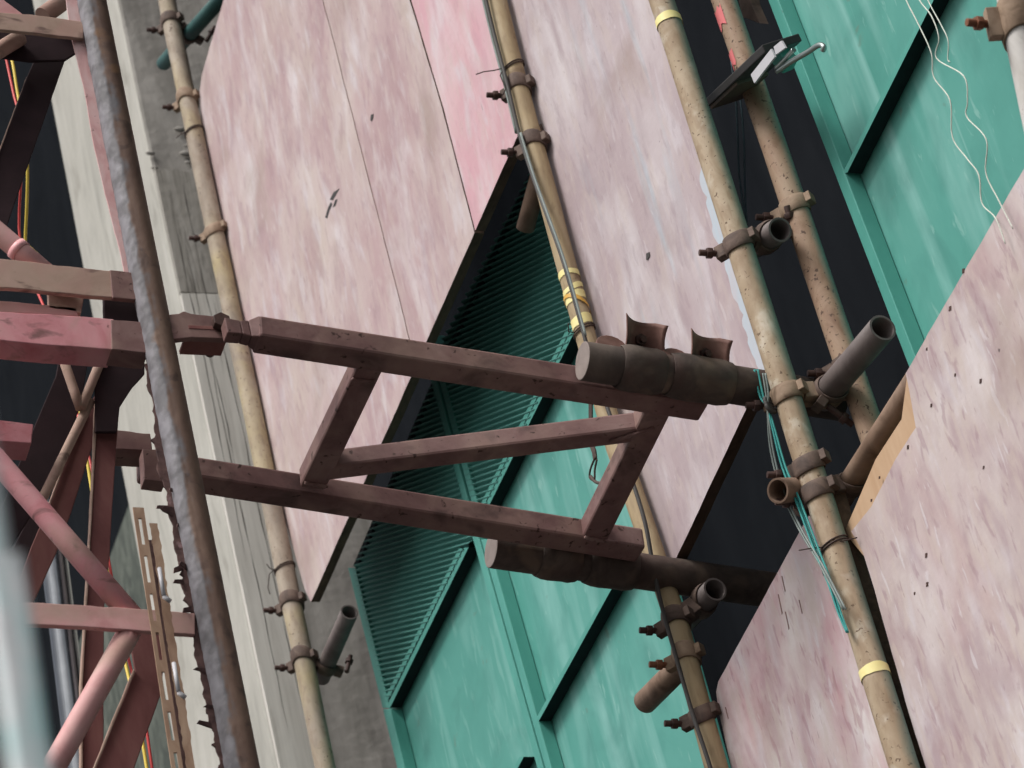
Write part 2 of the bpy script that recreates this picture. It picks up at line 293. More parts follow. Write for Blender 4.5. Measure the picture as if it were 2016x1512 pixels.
def tag(o, label, cat, group=None):
    o['label'] = label; o['category'] = cat
    if group: o['group'] = group
    return o
Z = Vector((0,0,1)); X = Vector((1,0,0)); Yv = Vector((0,1,0))
YP = 2.60          # axis plane of the scaffold poles
YB = 2.628         # front face of the plywood boards
YG = 2.80          # front edge of the green steel frames

# ------------------------------------------------------------------ setting
g = MB(); g.slab([(-120,-120,0), (120,-120,0), (120,120,0), (-120,120,0)], (0,0,-.3)); o = g.build('ground', 'ground'); o['kind'] = 'structure'
# back wall behind everything, the interior darkness put into its colour
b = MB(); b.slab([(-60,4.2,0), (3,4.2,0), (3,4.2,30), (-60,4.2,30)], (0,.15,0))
tag(b.build('dark_wall', 'dark_wall'), 'near black back wall coloured with the interior darkness, seen through the gaps behind the green panels', 'wall')
# concrete column, left
def vline(px0, py0, px1, py1, Y, z0, z1):
    a, c = onY(px0, py0, Y), onY(px1, py1, Y); d = (c-a)/(c.z-a.z); return a + d*(z0-a.z), a + d*(z1-a.z)
YC = 2.62
l0, l1 = vline(62, 0, 350, 1512, YC, 0, 11.5); r0, r1 = vline(230, 0, 545, 1512, YC, 0, 11.5)
col = thing('concrete_column', 'tall concrete column, pale front face and grey side, behind the rusty mast', 'column', ((l0.x+r0.x)/2, YC+.5, 0))
c = MB(); c.slab([l0, r0, r1, l1], (0,.45,0), edge_mi=1); c.build('shaft', ['pale', 'concrete'], col, bevel=.012)
def colpt(px, py, dy=0):                                   # a point of the column's front right edge, then along its grey side
    p = onY(px, py, YC); t = (p.z-r0.z)/(r1.z-r0.z); return r0.lerp(r1, t) + Yv*dy
zt = onY(300, 345, YC).z
ra = r0.lerp(r1, (zt-r0.z)/(r1.z-r0.z))
def on_side(y, z): return r0.lerp(r1, (z-r0.z)/(r1.z-r0.z)) + Vector((.0175, y, 0))
ys = [.003+.126*k/14 for k in range(15)]; zm = colpt(350, 588).z
def casing_board(zt_, zb_, m, am):
    p = MB(); tops = [zt_ + am*noise.fractal(Vector((k*.35,1.7,zt_)),1,2,3) for k in range(15)]
    p.slab([on_side(y, z_) for y, z_ in zip(ys, tops)] + [on_side(ys[-1], zb_), on_side(ys[0], zb_)], (-.017,0,0)); return p.build('casing_board', m, col)
casing = casing_board(zt, zm+.004, 'plank_old', .022); casing = casing_board(zm, .02, 'plank', .003)
for y, za, zb, ph in ((.030,zt-.1,zt-1.5,1),(.047,zt-.25,zt-2.1,5),(.056,zt-.7,zt-1.2,7),(.079,zt-.02,zt-.8,9),(.098,zt-.5,zt-2.0,12)):
    q = MB(); n = 60; lft = []; rgt = []
    for k in range(n+1):
        z_ = za+(zb-za)*k/n; d_y = .006*noise.fractal(Vector((z_*3.1,ph,0)),1,2,5); wd_ = max(.0002,.0017*(.55+.9*noise.noise(Vector((z_*9,ph,4)))))*min(1,k/8,(n-k)/8+.02)
        lft.append(on_side(y+d_y-wd_, z_)+X*.0006); rgt.append(on_side(y+d_y+wd_, z_)+X*.0006)
    i0 = q.add(lft); i1 = q.add(rgt)
    for k in range(n): q.face((i0+k, i1+k, i1+k+1, i0+k+1))
    q.build('crack', 'crack', casing)
lump = MB()
for k in range(16):
    q = ra + Vector((.006, random.uniform(.0,.2), random.uniform(-.06,.22))); s_ = random.uniform(.005,.013)
    bmx = bmesh.new(); bmesh.ops.create_icosphere(bmx, subdivisions=2, radius=s_)
    i0 = lump.add([q + Vector((v.co.x*.5, v.co.y*1.6, v.co.z))*random.uniform(.85,1.15) for v in bmx.verts])
    for f in bmx.faces: lump.face(tuple(i0+v.index for v in f.verts), True)
    bmx.free()
lump.build('cement_spill', 'cement', col)
# mossy panel seen through the mast
m = MB(); a0, a1 = vline(60, 900, 120, 1300, 3.4, 0, 9.4); b0, b1 = vline(330, 900, 420, 1300, 3.4, 0, 9.4)
m.slab([a0, b0, b1, a1], (0,.02,0)); tag(m.build('mossy_panel', 'moss'), 'mottled green grey panel showing dimly through the red mast lattice', 'panel')

# ------------------------------------------------------------------ plywood boards
def P(*pts, Y=YB): return [onY(x, y, Y) for x, y in pts]
def board(name, label, m, pts, Y=YB, th=.024, jit=.0007, group='painted plywood boards'):
    b = MB(); b.slab(P(*pts, Y=Y), (0,th,0), edge_mi=1, jit=jit)
    o = b.build(name, [m, 'ply_edge']); return tag(o, label, 'board', group)
eL = lambda t: (612+403*t, 1185-910*t)
bA = board('plywood_board', 'dusty pink plywood board with curved outer edge behind the leftmost thin pole', 'ply_a',
    [(452,-90),(440,0),(415,85),(397,150),(392,190),(398,260),(420,385),(470,620),(520,850),(560,1020),(600,1160),eL(0),(819,720),(805,668),(765,508),(705,275),(635,0),(612,-90)])
bB = board('plywood_board', 'pinkish plywood board between two pale seams, with a dark gouge', 'ply_a',
    [(610,-90),(633,0),(703,275),(763,508),(803,668),(817.5,722),eL(.799),(870,212),(806,0),(779,-90)], Y=YB+.002)
bC = board('plywood_board', 'rosiest plywood board, wedge ending in a point at the cable-wrapped pole', 'ply_c',
    [(783,-90),(809.5,0),(873,212),(935.5,454),(1019,268),(1000,180),(975,75),(938,-90)])
bD = board('plywood_board', 'pale lilac plywood board with light blue streak between two long poles', 'ply_d',
    [(943,-90),(979,75),(1004,180),(1023,268),(1075,420),(1148,670),(1215,880),(1290,1085),(1312,1140),(1335,1090),(1497,745),(1503,725),(1478,600),(1398,340),(1304,0),(1276,-90)], Y=YB+.001)
bE = board('plywood_board', 'worn pinkish white plywood board at lower right, left of the thick pole', 'ply_f',
    [(1633,940),(1587,1024),(1414,1342),(1410,1362),(1417,1410),(1440,1512),(1470,1640),(1842,1640),(1790,1480),(1700,1180),(1660,1040)], jit=.0006)
bF = board('plywood_board', 'large cream plywood board at far right with peeled notch showing raw wood', 'ply_e',
    [(1783,735),(2016,332),(2200,14),(2330,1640),(1862,1640),(1823,1512),(1788,1400),(1757,1290),(1720,1155),(1699,1088),(1676,1046),(1715,998),(1762,906),(1803,842),(1794,790)], th=.005, jit=.0006)
w_ = MB(); w_.slab(P((1786,738),(2018,336),(2200,22),(2330,1640),(1868,1640),(1828,1512),(1792,1400),(1761,1290),(1724,1155),(1702,1096),(1662,1048),(1684,997),(1724,904),(1775,825),Y=YB+.0055), (0,.02,0), edge_mi=1)
w_.build('wood_core', ['raw_wood', 'raw_wood'], bF)
sp_ = []; sp2 = []
for k in range(40):
    y = 300 + 430*k/39; x = 1398 + (y-340)*.308 - 7
    wd_ = (20 + 12*noise.fractal(Vector((k*.3,2,0)),1,2,4))*min(1,(k+1)/8)
    sp_.append((x-wd_, y)); sp2.append((x-2+2*noise.noise(Vector((k*.5,7,0))), y))
q = MB(); q.slab(P(*(sp_+sp2[::-1]), Y=YB-.0001), (0,.0006,0)); q.build('paint_splash', 'splash', bD)
def mark(parent, pts, Y, m='black'):
    q = MB(); q.slab(P(*pts, Y=Y), (0,.0012,0)); return q.build('gouge', m, parent)
for mk_ in ([(640,428),(646,408),(651,398),(654,402),(648,415),(644,430)], [(649,393),(657,378),(668,371),(662,382),(655,394)], [(655,408),(660,393),(664,392),(660,405)]): mark(bA, mk_, YB-.0008, 'cable')
mark(bB, [(729,236),(730,226),(735,224),(734,233),(731,239)], YB+.0008, 'cable')
mark(bD, [(1272,512),(1272,499),(1278,496),(1279,504),(1275,511)], YB-.0006, 'cable')
for px, py in ((1896,533),(1870,607),(1824,687),(1880,738),(1833,798),(1787,880),(1800,1168),(1823,1093),(1825,1150),(1936,920),(1930,750),(1715,985),(1731,940)):
    a_ = random.uniform(2,4); mark(bF, [(px-a_*.6,py+a_*1.5),(px-a_*.5,py-a_),(px+a_*.6,py-a_*1.3),(px+a_*.5,py+a_)], YB-.0008, 'bolt')
for px, py, k_ in ((1541,1150,16),(1534,1190,20),(1548,1222,18),(1575,1195,14),(1430,1404,12)):
    mark(bE, [(px-3,py-k_),(px-1.5,py-k_),(px+k_*.3,py+k_*.8),(px+k_*.25,py+k_)], YB-.0008, 'tie')

# ------------------------------------------------------------------ green steel panels
RD = .032
cV = lambda y: 957 + .265*(y-1108) if y < 1108 else 957 + .283*(y-1108)
def bar(parent, name, pts, m='green_frame', d=RD, Y=YG):
    q = MB(); q.slab(P(*pts, Y=Y), (0,d,0)); return q.build(name, m, parent, bevel=.0015)
def sheet(parent, pts, m):
    q = MB(); q.slab(P(*pts, Y=YG+RD+.0015), (0,.004,0)); return q.build('sheet', m, parent)
def vbar(parent, f0, f1, y0, y1):                           # upright flange between two pixel lines x = f(y)
    return bar(parent, 'upright_flange', [(f0(y0),y0),(f1(y0),y0),(f1(y1),y1),(f0(y1),y1)])
def rib(parent, p, q, t=8, name='rib'):
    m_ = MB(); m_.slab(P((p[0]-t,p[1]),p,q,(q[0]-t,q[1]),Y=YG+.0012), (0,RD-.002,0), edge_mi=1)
    return m_.build(name, ['green_frame','rib_shade'], parent)  # green lip; edges and back coloured with the underside shade
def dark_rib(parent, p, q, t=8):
    m_ = MB(); m_.slab(P((p[0]-t,p[1]),p,q,(q[0]-t,q[1]),Y=YG+.0012), (0,RD-.002,0)); return m_.build('top_flange', 'rib_shade', parent)  # whole flange coloured as if shaded by the boards
V1 = lambda y: 685 + .246*(y-1118)
R1 = lambda y: 765 - .491*(y-1398)
R0 = lambda y: 685 - .470*(y-1118)
Qr = lambda y: 1208 + .286*(y-800)
def green_thing(label, px, py): return thing('green_panel', label, 'panel', onY(px, py, YG+.05), 'green steel panels')
pp = green_thing('plain green steel panel under the ribbed vent, lowest at left', 800, 1640)
sheet(pp, [(V1(1392)+12,1392),(R1(1075)-5,1075),(cV(1052)-4,1052),(cV(1640)-5,1640),(V1(1640)+5,1640)], 'green')
vbar(pp, V1, lambda y: V1(y)+15, 1396, 1640); vbar(pp, lambda y: cV(y)-14, lambda y: cV(y)-2, 1048, 1640)
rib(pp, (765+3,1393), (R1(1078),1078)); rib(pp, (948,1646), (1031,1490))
pq = green_thing('streaked green steel panel below the lower clamped tube, middle', 1200, 1600)
sheet(pq, [(cV(1052)+6,1052),(R1(1030),1030),(R1(640)+2,640),(Qr(640),640),(Qr(1600),1600),(cV(1600)+6,1600)], 'green_streak')
vbar(pq, lambda y: cV(y)+2, lambda y: cV(y)+14, 1062, 1600)
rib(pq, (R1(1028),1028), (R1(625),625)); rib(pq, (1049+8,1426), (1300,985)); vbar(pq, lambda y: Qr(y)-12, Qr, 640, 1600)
def corrugated(parent, pts):
    poly = [(q.x, q.z) for q in P(*pts, Y=YG+.0045)]
    a, b2, c2 = (onY(x, y, YG) for x, y in ((820,1000),(920,967),(820,1010.8)))
    e = Vector((b2.x-a.x, b2.z-a.z)).normalized(); nrm = Vector((-e.y, e.x)); pitch = abs((Vector((c2.x-a.x, c2.z-a.z))).dot(nrm))
    ts = [Vector(q).dot(nrm) for q in poly]; t = min(ts)+.0005; k = 8; prev = None; q_ = MB()
    while t < max(ts):
        hit = []
        for i in range(len(poly)):
            p0, p1 = Vector(poly[i]), Vector(poly[(i+1) % len(poly)]); d0, d1 = p0.dot(nrm)-t, p1.dot(nrm)-t
            if d0*d1 < 0: hit.append((p0.lerp(p1, d0/(d0-d1))).dot(e))
        if len(hit) == 2:
            s0, s1 = sorted(hit); y = YG + .0045 + .006*math.cos(2*math.pi*t/pitch)
            cur = q_.add([Vector(((e*s+nrm*t).x, y, (e*s+nrm*t).y)) for s in (s0, s1)])
            if prev is not None: q_.face((prev, prev+1, cur+1, cur), True)
            prev = cur
        t += pitch/k
    return q_.build('corrugated_sheet', 'corr', parent)
pr = green_thing('corrugated green vent panel left of the double upright, partly shaded', 765, 1398)
corrugated(pr, [(V1(1118)+13,1118),(R0(760)-4,760),(cV(760)-7,760),(cV(1060)-7,1060),(R1(1075)-4,1075),(V1(1390)+13,1386)])
vbar(pr, V1, lambda y: V1(y)+14, 1118, 1394); vbar(pr, lambda y: cV(y)-14, lambda y: cV(y)-2.5, 690, 1045)
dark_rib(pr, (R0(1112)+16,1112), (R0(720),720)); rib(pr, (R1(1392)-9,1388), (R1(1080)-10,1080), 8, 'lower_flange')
ps = green_thing('corrugated green vent panel right of the double upright, ending behind the cable-wrapped pole', 935, 1040)
corrugated(ps, [(cV(700)+7,700),(R0(330)-4,330),(1080,330),(1133,650),(R1(1030)-4,1030),(cV(1030)+7,1030)])
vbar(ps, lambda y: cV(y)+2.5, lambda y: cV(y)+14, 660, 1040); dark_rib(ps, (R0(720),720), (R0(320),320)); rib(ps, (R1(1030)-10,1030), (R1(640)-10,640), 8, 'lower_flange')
V3 = lambda y: 1512 + .384*y
V4 = lambda y: 1957 + .37*y
pt = green_thing('bright green steel panel at upper right with one slanting rib', 1840, 880)
sheet(pt, [(V3(-90)+8,-90),(V4(-90)+6,-90),(V4(400)+6,400),(2200,800),(V3(1000)+8,1000)], 'green_streak')
vbar(pt, V3, lambda y: V3(y)+20, -90, 900); vbar(pt, lambda y: V4(y)-10, lambda y: V4(y)+4, -90, 400)
rib(pt, (1668,340), (1884,-92), 9)
pu = green_thing('sliver of green steel panel at the top right corner', 2150, 400)
sheet(pu, [(V4(-90)+14,-90),(2250,-90),(2250,400),(V4(400)+14,400)], 'green'); vbar(pu, lambda y: V4(y)+9, lambda y: V4(y)+24, -90, 400)

# ------------------------------------------------------------------ scaffold poles
def px_pole(pts, Y, zlo=0, zhi=9.5):
    q = [onY(x, y, Y) for x, y in pts]                       # listed top to bottom
    up = (q[0]-q[1]).normalized(); dn = (q[-1]-q[-2]).normalized()
    up = (q[0]-q[-1]).normalized(); dn = -up
    return [q[0] + up*((zhi-q[0].z)/up.z)] + q + [q[-1] + dn*((zlo-q[-1].z)/dn.z)]
def pole(label, pts, Y, r, m, name='scaffold_pole', zlo=0, zhi=9.5, seg=24, wob=0):
    q = px_pole(pts, Y, zlo, zhi)
    fine = []
    for a, b_ in zip(q, q[1:]):
        k = max(2, int((b_-a).length/.12))
        for j in range(k): fine.append(a.lerp(b_, j/k))
    fine.append(q[-1])
    if wob: fine = [f + Vector((random.uniform(-wob,wob), random.uniform(-wob,wob), 0)) for f in fine]
    o = MB().tube(fine, r, seg, rr=[r*random.uniform(.985,1.015) for _ in fine] if wob else None).build(name, m)
    tag(o, label, 'scaffold pole', 'upright scaffold poles'); o['_r'] = r
    return o, q
def on_pole(q, py):                                           # the axis point that shows at photo row py
    def row(p):
        v = p - CAM; c_ = Vector((v.dot(right), v.dot(down), v.dot(fwd))); return 756 + F*c_.y/c_.z
    for a, b_ in zip(q, q[1:]):
        ya, yb = row(a), row(b_)
        if min(ya,yb) <= py <= max(ya,yb):
            lo, hi = 0, 1
            for _ in range(40):
                m_ = (lo+hi)/2
                if (row(a.lerp(b_, m_)) < py) == (ya < yb): lo = m_
                else: hi = m_
            return a.lerp(b_, lo), (a-b_).normalized()
def band(po, q, py, r, wdt, m, name='tape_band', tilt=0.0):
    """flat strip of tape stuck round the pole, its edges a little uneven and slanting"""
    p, a = on_pole(q, py); t, u_, v_ = frame(a, up=-Yv); k = 36; mb = MB(); ph = random.random()*6
    R_ = [[p + (u_*math.cos(x)+v_*math.sin(x))*r + a*(sg*wdt/2 + tilt*r*math.cos(x) + .0010*math.sin(3*x+ph+sg) + random.uniform(-.0004,.0004)) for x in (2*math.pi*j_/k for j_ in range(k))] for sg in (-1,1)]
    i0, i1 = mb.add(R_[0]), mb.add(R_[1])
    for j_ in range(k): j2 = (j_+1)%k; mb.face((i0+j_,i0+j2,i1+j2,i1+j_), True)
    return mb.build(name, m, po)
def wire_tie(po, q, py, r, tails):
    p, a = on_pole(q, py); w1 = MB(); t, u_, v_ = frame(a)
    for dz in (0, .006):
        w1.tube([p + (u_*math.cos(k*.35) + v_*math.sin(k*.35))*(r+.002) + a*(dz + .008*math.sin(k*.35)) for k in range(19)], .0016, 6)
    for tl in tails:
        s0 = p + Vector((0,-r-.002,0)); pts = [s0]
        for dx in tl: pts.append(pts[-1] + Vector(dx))
        w1.tube(pts, .0014, 6)
    return w1.build('wire_tie', 'wire', po)
r1_ = .0262
p1, q1 = pole('thin weathered pole beside the concrete column, furthest left', [(328,0),(486,756),(641,1512)], YP, r1_, 'pole_grey', wob=.0007)
wire_tie(p1, q1, 262, r1_, [[(-.01,-.012,0),(-.02,-.006,.006)], [(0,-.01,-.008),(.012,-.006,-.004)]])
wire_tie(p1, q1, 1122, r1_, [[(-.01,-.012,-.006),(-.02,-.004,-.03),(0,.002,-.02)], [(0,-.012,.004),(.01,-.01,.006)]])
r2_ = .0215
p2, q2 = pole('yellowish pole with a black cable and yellow tape wrapped along it', [(978,0),(1029,200),(1106,490),(1153,662),(1214,880),(1272,1045),(1340,1250),(1410,1512)], YP, r2_, 'bamboo', wob=.0008)
for py, wd in ((545,.014),(573,.013),(590,.022),(637,.024)): band(p2, q2, py, r2_+.0009, wd, 'tape', tilt=random.uniform(-.5,.3))
band(p2, q2, 602, r2_+.0026, .01, 'orange', tilt=.8)
wire_tie(p2, q2, 135, r2_, [[(-.01,-.02,0),(-.01,-.02,.004),(0,-.02,-.01)], [(-.012,-.008,-.012),(0,.004,-.04),(0,-.012,-.02)]])
wire_tie(p2, q2, 655, r2_, [[(0,-.012,0),(.02,-.006,.006)]])
r3_ = .0245
p3, q3 = pole('thickest tan pole with two yellow tape bands, crossing the right half', [(1303,0),(1542,756),(1781,1512)], YP, r3_, 'pole', wob=.0006)
band(p3, q3, 45, r3_+.0015, .018, 'tape'); band(p3, q3, 1327, r3_+.0015, .018, 'tape')
wire_tie(p3, q3, 1078, r3_, [[(-.01,-.02,.004),(-.01,-.012,.004)], [(.02,.02,-.004),(.02,.03,-.004)], [(.0,-.012,-.03),(0,.0,-.03)]])
r4_ = .0245
p4, q4 = pole('rust speckled pole standing in the dark gap, marked with red paint', [(1425,0),(1562,400),(1705,820)], YP+.13, r4_, 'pole_rust', wob=.0006)
def paint_mark(po, q, y0, y1, r, a0, a1):
    pa, ax = on_pole(q, y0); pb, _ = on_pole(q, y1); mk = MB(); k = 9; t, u_, v_ = frame(ax, up=-Yv)
    i0 = mk.add([pa.lerp(pb, random.uniform(0,.25))+(u_*math.cos(a)+v_*math.sin(a))*(r+.001) for a in (a0+(a1-a0)*j/k for j in range(k+1))])
    i1 = mk.add([pa.lerp(pb, random.uniform(.75,1))+(u_*math.cos(a)+v_*math.sin(a))*(r+.001) for a in (a0+(a1-a0)*j/k for j in range(k+1))])
    for j in range(k): mk.face((i0+j,i0+j+1,i1+j+1,i1+j), True)
    mk.build('paint_mark', 'red_spray', po)
paint_mark(p4, q4, 15, 62, r4_, -.9, .6); paint_mark(p4, q4, 98, 135, r4_, -1.1, .3)
p5, q5 = pole('white pole at the right edge below a large rusty clamp', [(2004,40),(2046,240)], 2.42, .024, 'dirty_white', zlo=0, zhi=8.5)
# tubes across the facade
def stub(label, a, b_, Y0, Y1, r, m, name='scaffold_tube', group='short scaffold tubes', ext=0):
    A, B = onY(*a, Y0), onY(*b_, Y1)
    if ext: B = B + (B-A).normalized()*ext
    o = MB().tube([A, A.lerp(B,.5), B], r, 22, inner=r*.84).build(name, m); return tag(o, label, 'scaffold tube', group)
stub('dark green tube rising behind the top of the leftmost thin pole', (322,125), (455,-25), 2.655, 2.655, .022, 'stub_green')
stub('dull tube stub with open end low beside the leftmost thin pole', (632,1335), (688,1205), 2.655, 2.655, .0225, 'stub')
stub('rusty tube stub pointing down left from the lower clamp of the cable-wrapped pole', (1352,1300), (1270,1382), 2.66, 2.655, .024, 'stub_rust')
stub('dim open-ended tube stub just under the lower tie tube', (1330,1240), (1408,1160), 2.665, 2.665, .0235, 'stub')
stub('thick dark open-ended tube across the two right-hand poles', (1618,786), (1738,645), 2.68, 2.68, .025, 'stub')
stub('short open tube end poking out left of the thick pole', (1640,964), (1531,966), 2.68, 2.53, .0225, 'stub_rust')
stub('short pale-ended tube hanging in the dark corner behind the cable-wrapped pole', (1062,345), (1034,450), 2.70, 2.70, .0205, 'stub_rust')
stub('open tube ring beside the upper clamp of the thick pole', (1485,484), (1536,452), 2.66, 2.66, .0235, 'stub')
stub('long dusty tube running up along the raw notched edge of the cream board', (1618,1040), (1796,762), 2.668, 2.668, .0215, 'stub_rust', ext=.1)

# ------------------------------------------------------------------ couplers
def nutbolt(par, p, ax, L=.05, r=.006, m='bolt'):
    ax = ax.normalized(); q = MB(); q.tube([p, p+ax*L], r, 10); q.tube([p+ax*L*.55, p+ax*(L*.55+.011)], r*1.75, 6); q.build('bolt', m, par, bevel=.0008)
def coupler(label, p, a1, r1, off, a2, r2, m='clamp', bm='bolt', lug=Vector((-.8,-.6,0)), two=True, w_=.035, bax=Vector((-.1,-1,.1)), name='pole_clamp'):
    t = thing(name, label, 'clamp', p, 'pole clamps')
    def ring(c_, ax, r, lugdir, first):
        t_, u_, v_ = frame(ax, up=lugdir); q = MB()
        q.tube([c_-ax*w_/2, c_-ax*w_*.25, c_+ax*w_*.25, c_+ax*w_/2], r+.006, 26, inner=r+.0007, rr=[r+.0035, r+.0055, r+.0055, r+.0035])
        sh = random.uniform(.25,.6)*random.choice((1,1,-1))
        for iv in range(len(q.v)): q.v[iv] = q.v[iv] + ax*(sh*(q.v[iv]-c_).dot(v_)*.8)
        rot = Matrix((ax, u_, v_)).transposed()
        q.box(c_ + u_*(r+.013), w_*.8, .020, .018, rot); q.box(c_ - u_*(r+.009), w_*.6, .012, .022, rot)
        q.build('band', m, t, bevel=.0015)
        nutbolt(t, c_ + u_*(r+.017) - bax.normalized()*.016, bax if first else v_, .056, .0062, bm)
    ring(p, a1, r1, lug, True)
    if two:
        c2 = p + off; ring(c2, a2, r2, off.normalized() if abs(off.normalized().dot(a2)) < .9 else Z, False)
        q = MB(); q.beam(p + off.normalized()*(r1+.002), c2 - off.normalized()*(r2+.002), .034, .034, up=a1); q.build('swivel_block', m, t, bevel=.002)
    return t
def cp(label, q, py, r, a, b_, Y, r2, m='clamp', **k):
    Ya, Yb = Y if isinstance(Y, tuple) else (Y, Y)
    p, ax = on_pole(q, py); A = (onY(*b_, Yb) - onY(*a, Ya)).normalized()
    # the second ring sits on the tube where it passes the pole
    c_ = onY(*a, Ya); c2 = c_ + A*((p-c_).dot(A)); off = c2 - p
    if off.length < r + r2 + .01: off = off + Yv*(r + r2 + .008 - off.length)
    return coupler(label, p, ax, r, off, A, r2, m, **k)
cp('dark clamp gripping the leftmost pole and the green tube, top left', q1, 45, r1_, (322,125), (455,-25), 2.655, .022)
cp('single dusty clamp band near the top of the leftmost pole', q1, 197, r1_, (360,240), (400,150), 2.66, .022, 'clamp_tan', two=False)
cp('rusty tan clamp on the leftmost pole above the tie arm', q1, 455, r1_, (360,490), (400,420), 2.66, .022, 'clamp_tan', two=False)
cp('clamp on the leftmost pole at the lower corner of the pink board', q1, 1187, r1_, (560,1230), (600,1150), 2.66, .022, two=False)
cp('lowest clamp on the leftmost pole, holding the dull stub', q1, 1300, r1_, (632,1335), (688,1205), 2.655, .0225)
cp('small clamp with twisted wire high on the cable-wrapped pole', q2, 172, r2_, (990,220), (1030,140), 2.66, .02, two=False, m='clamp')
cp('dark clamp at the point of the rosy board on the cable-wrapped pole', q2, 284, r2_, (1062,345), (1034,450), 2.70, .0205)
cp('clamp on the cable-wrapped pole just below the lower tie tube', q2, 1222, r2_, (1330,1240), (1408,1160), 2.665, .0235)
cp('clamp holding the rusty down-pointing stub on the cable-wrapped pole', q2, 1292, r2_, (1352,1300), (1270,1382), 2.66, .024, 'clamp_tan', bm='bolt_rust', two=False)
cp('lowest black clamp on the cable-wrapped pole, beside the torn board edge', q2, 1408, r2_, (1380,1440), (1420,1350), 2.66, .022, two=False)
cp('dark clamp with open ring high on the thick pole', q3, 478, r3_, (1485,484), (1536,452), 2.66, .0235)
cp('dusty clamp on the thick pole tied with teal rope', q3, 778, r3_, (1618,786), (1738,645), 2.68, .025, 'clamp_tan')
cp('upper clamp of the close pair low on the thick pole', q3, 915, r3_, (1640,964), (1531,966), (2.68,2.53), .0225)
cp('lower clamp of the close pair, gripping the dusty tube along the cream board', q3, 968, r3_, (1618,1040), (1796,762), 2.668, .0215)
cp('dusty clamp on the rust speckled pole in the dark gap', q4, 408, r4_, (1540,440), (1580,370), YP+.19, .022, 'clamp_tan', two=False)
cp('clamp joining the rust speckled pole and the thick dark tube', q4, 715, r4_, (1618,786), (1738,645), 2.68, .025)
cc = cp('large rusty clamp with long bolt at the top right corner', q5, 44, .024, (1980,80), (2040,0), 2.47, .024, 'clamp_tan', bm='bolt_rust', two=False, lug=Vector((-.3,-1,0)), bax=Vector((0,-1,0)), w_=.06)

# ------------------------------------------------------------------ wall tie (a horizontal frame between mast and scaffold)
ZB = 5.03; TN = Vector((0, TIE_K, 1)).normalized(); H = .047; Wd = .05
tie = thing('wall_tie', 'dark brown rusty ladder-shaped tie frame bridging the red mast and the boards', 'tie frame', onT(900, 900, ZB))
def tbar(name, a, b_, w=Wd, h=H, side=-1, m='tie', parent=tie, zb=ZB, dz=0):
    """bar whose lower near edge shows along the photo line a-b"""
    A, B = onT(*a, zb), onT(*b_, zb); t = (B-A).normalized(); s = TN.cross(t)
    if s.x*side < 0: s = -s
    o_ = s*(w/2) + TN*(h/2 + dz)
    return MB().beam(A+o_, B+o_, w, h, up=TN).build(name, m, parent, bevel=.0055)
tbar('arm', (511,660), (1396,797)); tbar('arm', (283,921), (1272,1078))
tbar('post', (716,696), (590,962), w=.048, h=H-.003, dz=.0015); tbar('post', (1334,792), (1196,1068), w=.05, h=H-.003, dz=.0015)
tbar('diagonal', (622,925.5), (1292,842), w=.04, h=H-.006, dz=.003)
def weld(a, b_, k=13):
    A, B = onT(*a, ZB), onT(*b_, ZB); q = MB()
    q.tube([A.lerp(B, j/(k-1)) + Vector((random.uniform(-.001,.001),)*3) for j in range(k)], .004, 8, rr=[.0042*(.75+.35*(j%2)) for j in range(k)]); q.build('weld_bead', 'tie', tie)
weld((1200,870),(1289,842)); weld((1150,1058),(1215,1069)); weld((692,746),(738,751)); weld((600,950),(645,958))
# tapered neck and the pinned lug on the mast side
n0, n1 = onT(452, 652, ZB), onT(520, 661, ZB)
tn = (n1-n0).normalized()
nk = MB(); off_ = Vector((-.025,0,H/2))
pf = []
for f, hh in ((0,.034),(.45,.030),(.7,.036),(1,H)):
    c_ = n0.lerp(n1, f) + off_; pf.append((c_, hh))
for (ca, ha), (cb, hb) in zip(pf, pf[1:]):
    s_ = Vector((1,0,0)); i0 = nk.add([ca + s_*x*.014*(1 if ha < H else 1.7) + Z*y*ha/2 for x, y in ((-1,-1),(1,-1),(1,1),(-1,1))] + [cb + s_*x*.014*(1 if hb < H else 1.7) + Z*y*hb/2 for x, y in ((-1,-1),(1,-1),(1,1),(-1,1))])
    for k in range(4): nk.face((i0+k, i0+(k+1)%4, i0+4+(k+1)%4, i0+4+k))
    nk.face((i0+3,i0+2,i0+1,i0)); nk.face((i0+4,i0+5,i0+6,i0+7))
nk.build('neck', 'tie', tie, bevel=.002)
# the two scaffold tubes carried by the frame, each with sleeves and swung-open saddles
def tie_tube(label, pts, r, sleeves, x_end):
    A, B = onT(*pts[0], ZB+.02), onT(*pts[1], ZB+.02); t = (B-A).normalized(); B2 = A + t*((x_end-A.y)/t.y)
    th = thing('clamped_tube', label, 'scaffold tube', A, 'tubes clamped to the tie frame')
    MB().tube([A, A.lerp(B2,.5), B2], r, 36, cap_mi=1).build('tube', ['tie_tube','tube_end'], th, bevel=.002)
    L = (B-A).length
    for f0, f1 in sleeves:
        q = MB(); p0, p1 = A.lerp(B,f0), A.lerp(B,f1); n = 7
        q.tube([p0.lerp(p1,k/(n-1)) for k in range(n)], r+.006, 36, inner=r+.0008, rr=[r+.003, r+.007, r+.0078, r+.007, r+.0062, r+.007, r+.0035]); q.build('sleeve', 'tie_tube', th, bevel=.001)
    return th, A, B, t
R_T = .035
ut, uA, uB, uT = tie_tube('upper thick tube with pale round end and two upright rusty saddles, clamped on the tie', ((1146,710),(1510,768)), R_T, ((.19,.42),(.455,.79)), 2.74)
lt, lA, lB, lT = tie_tube('lower thick brown tube with pale cut end, running into the dark gap', ((966,1082),(1520,1162)), R_T, ((.16,.30),(.33,.50)), 3.05)
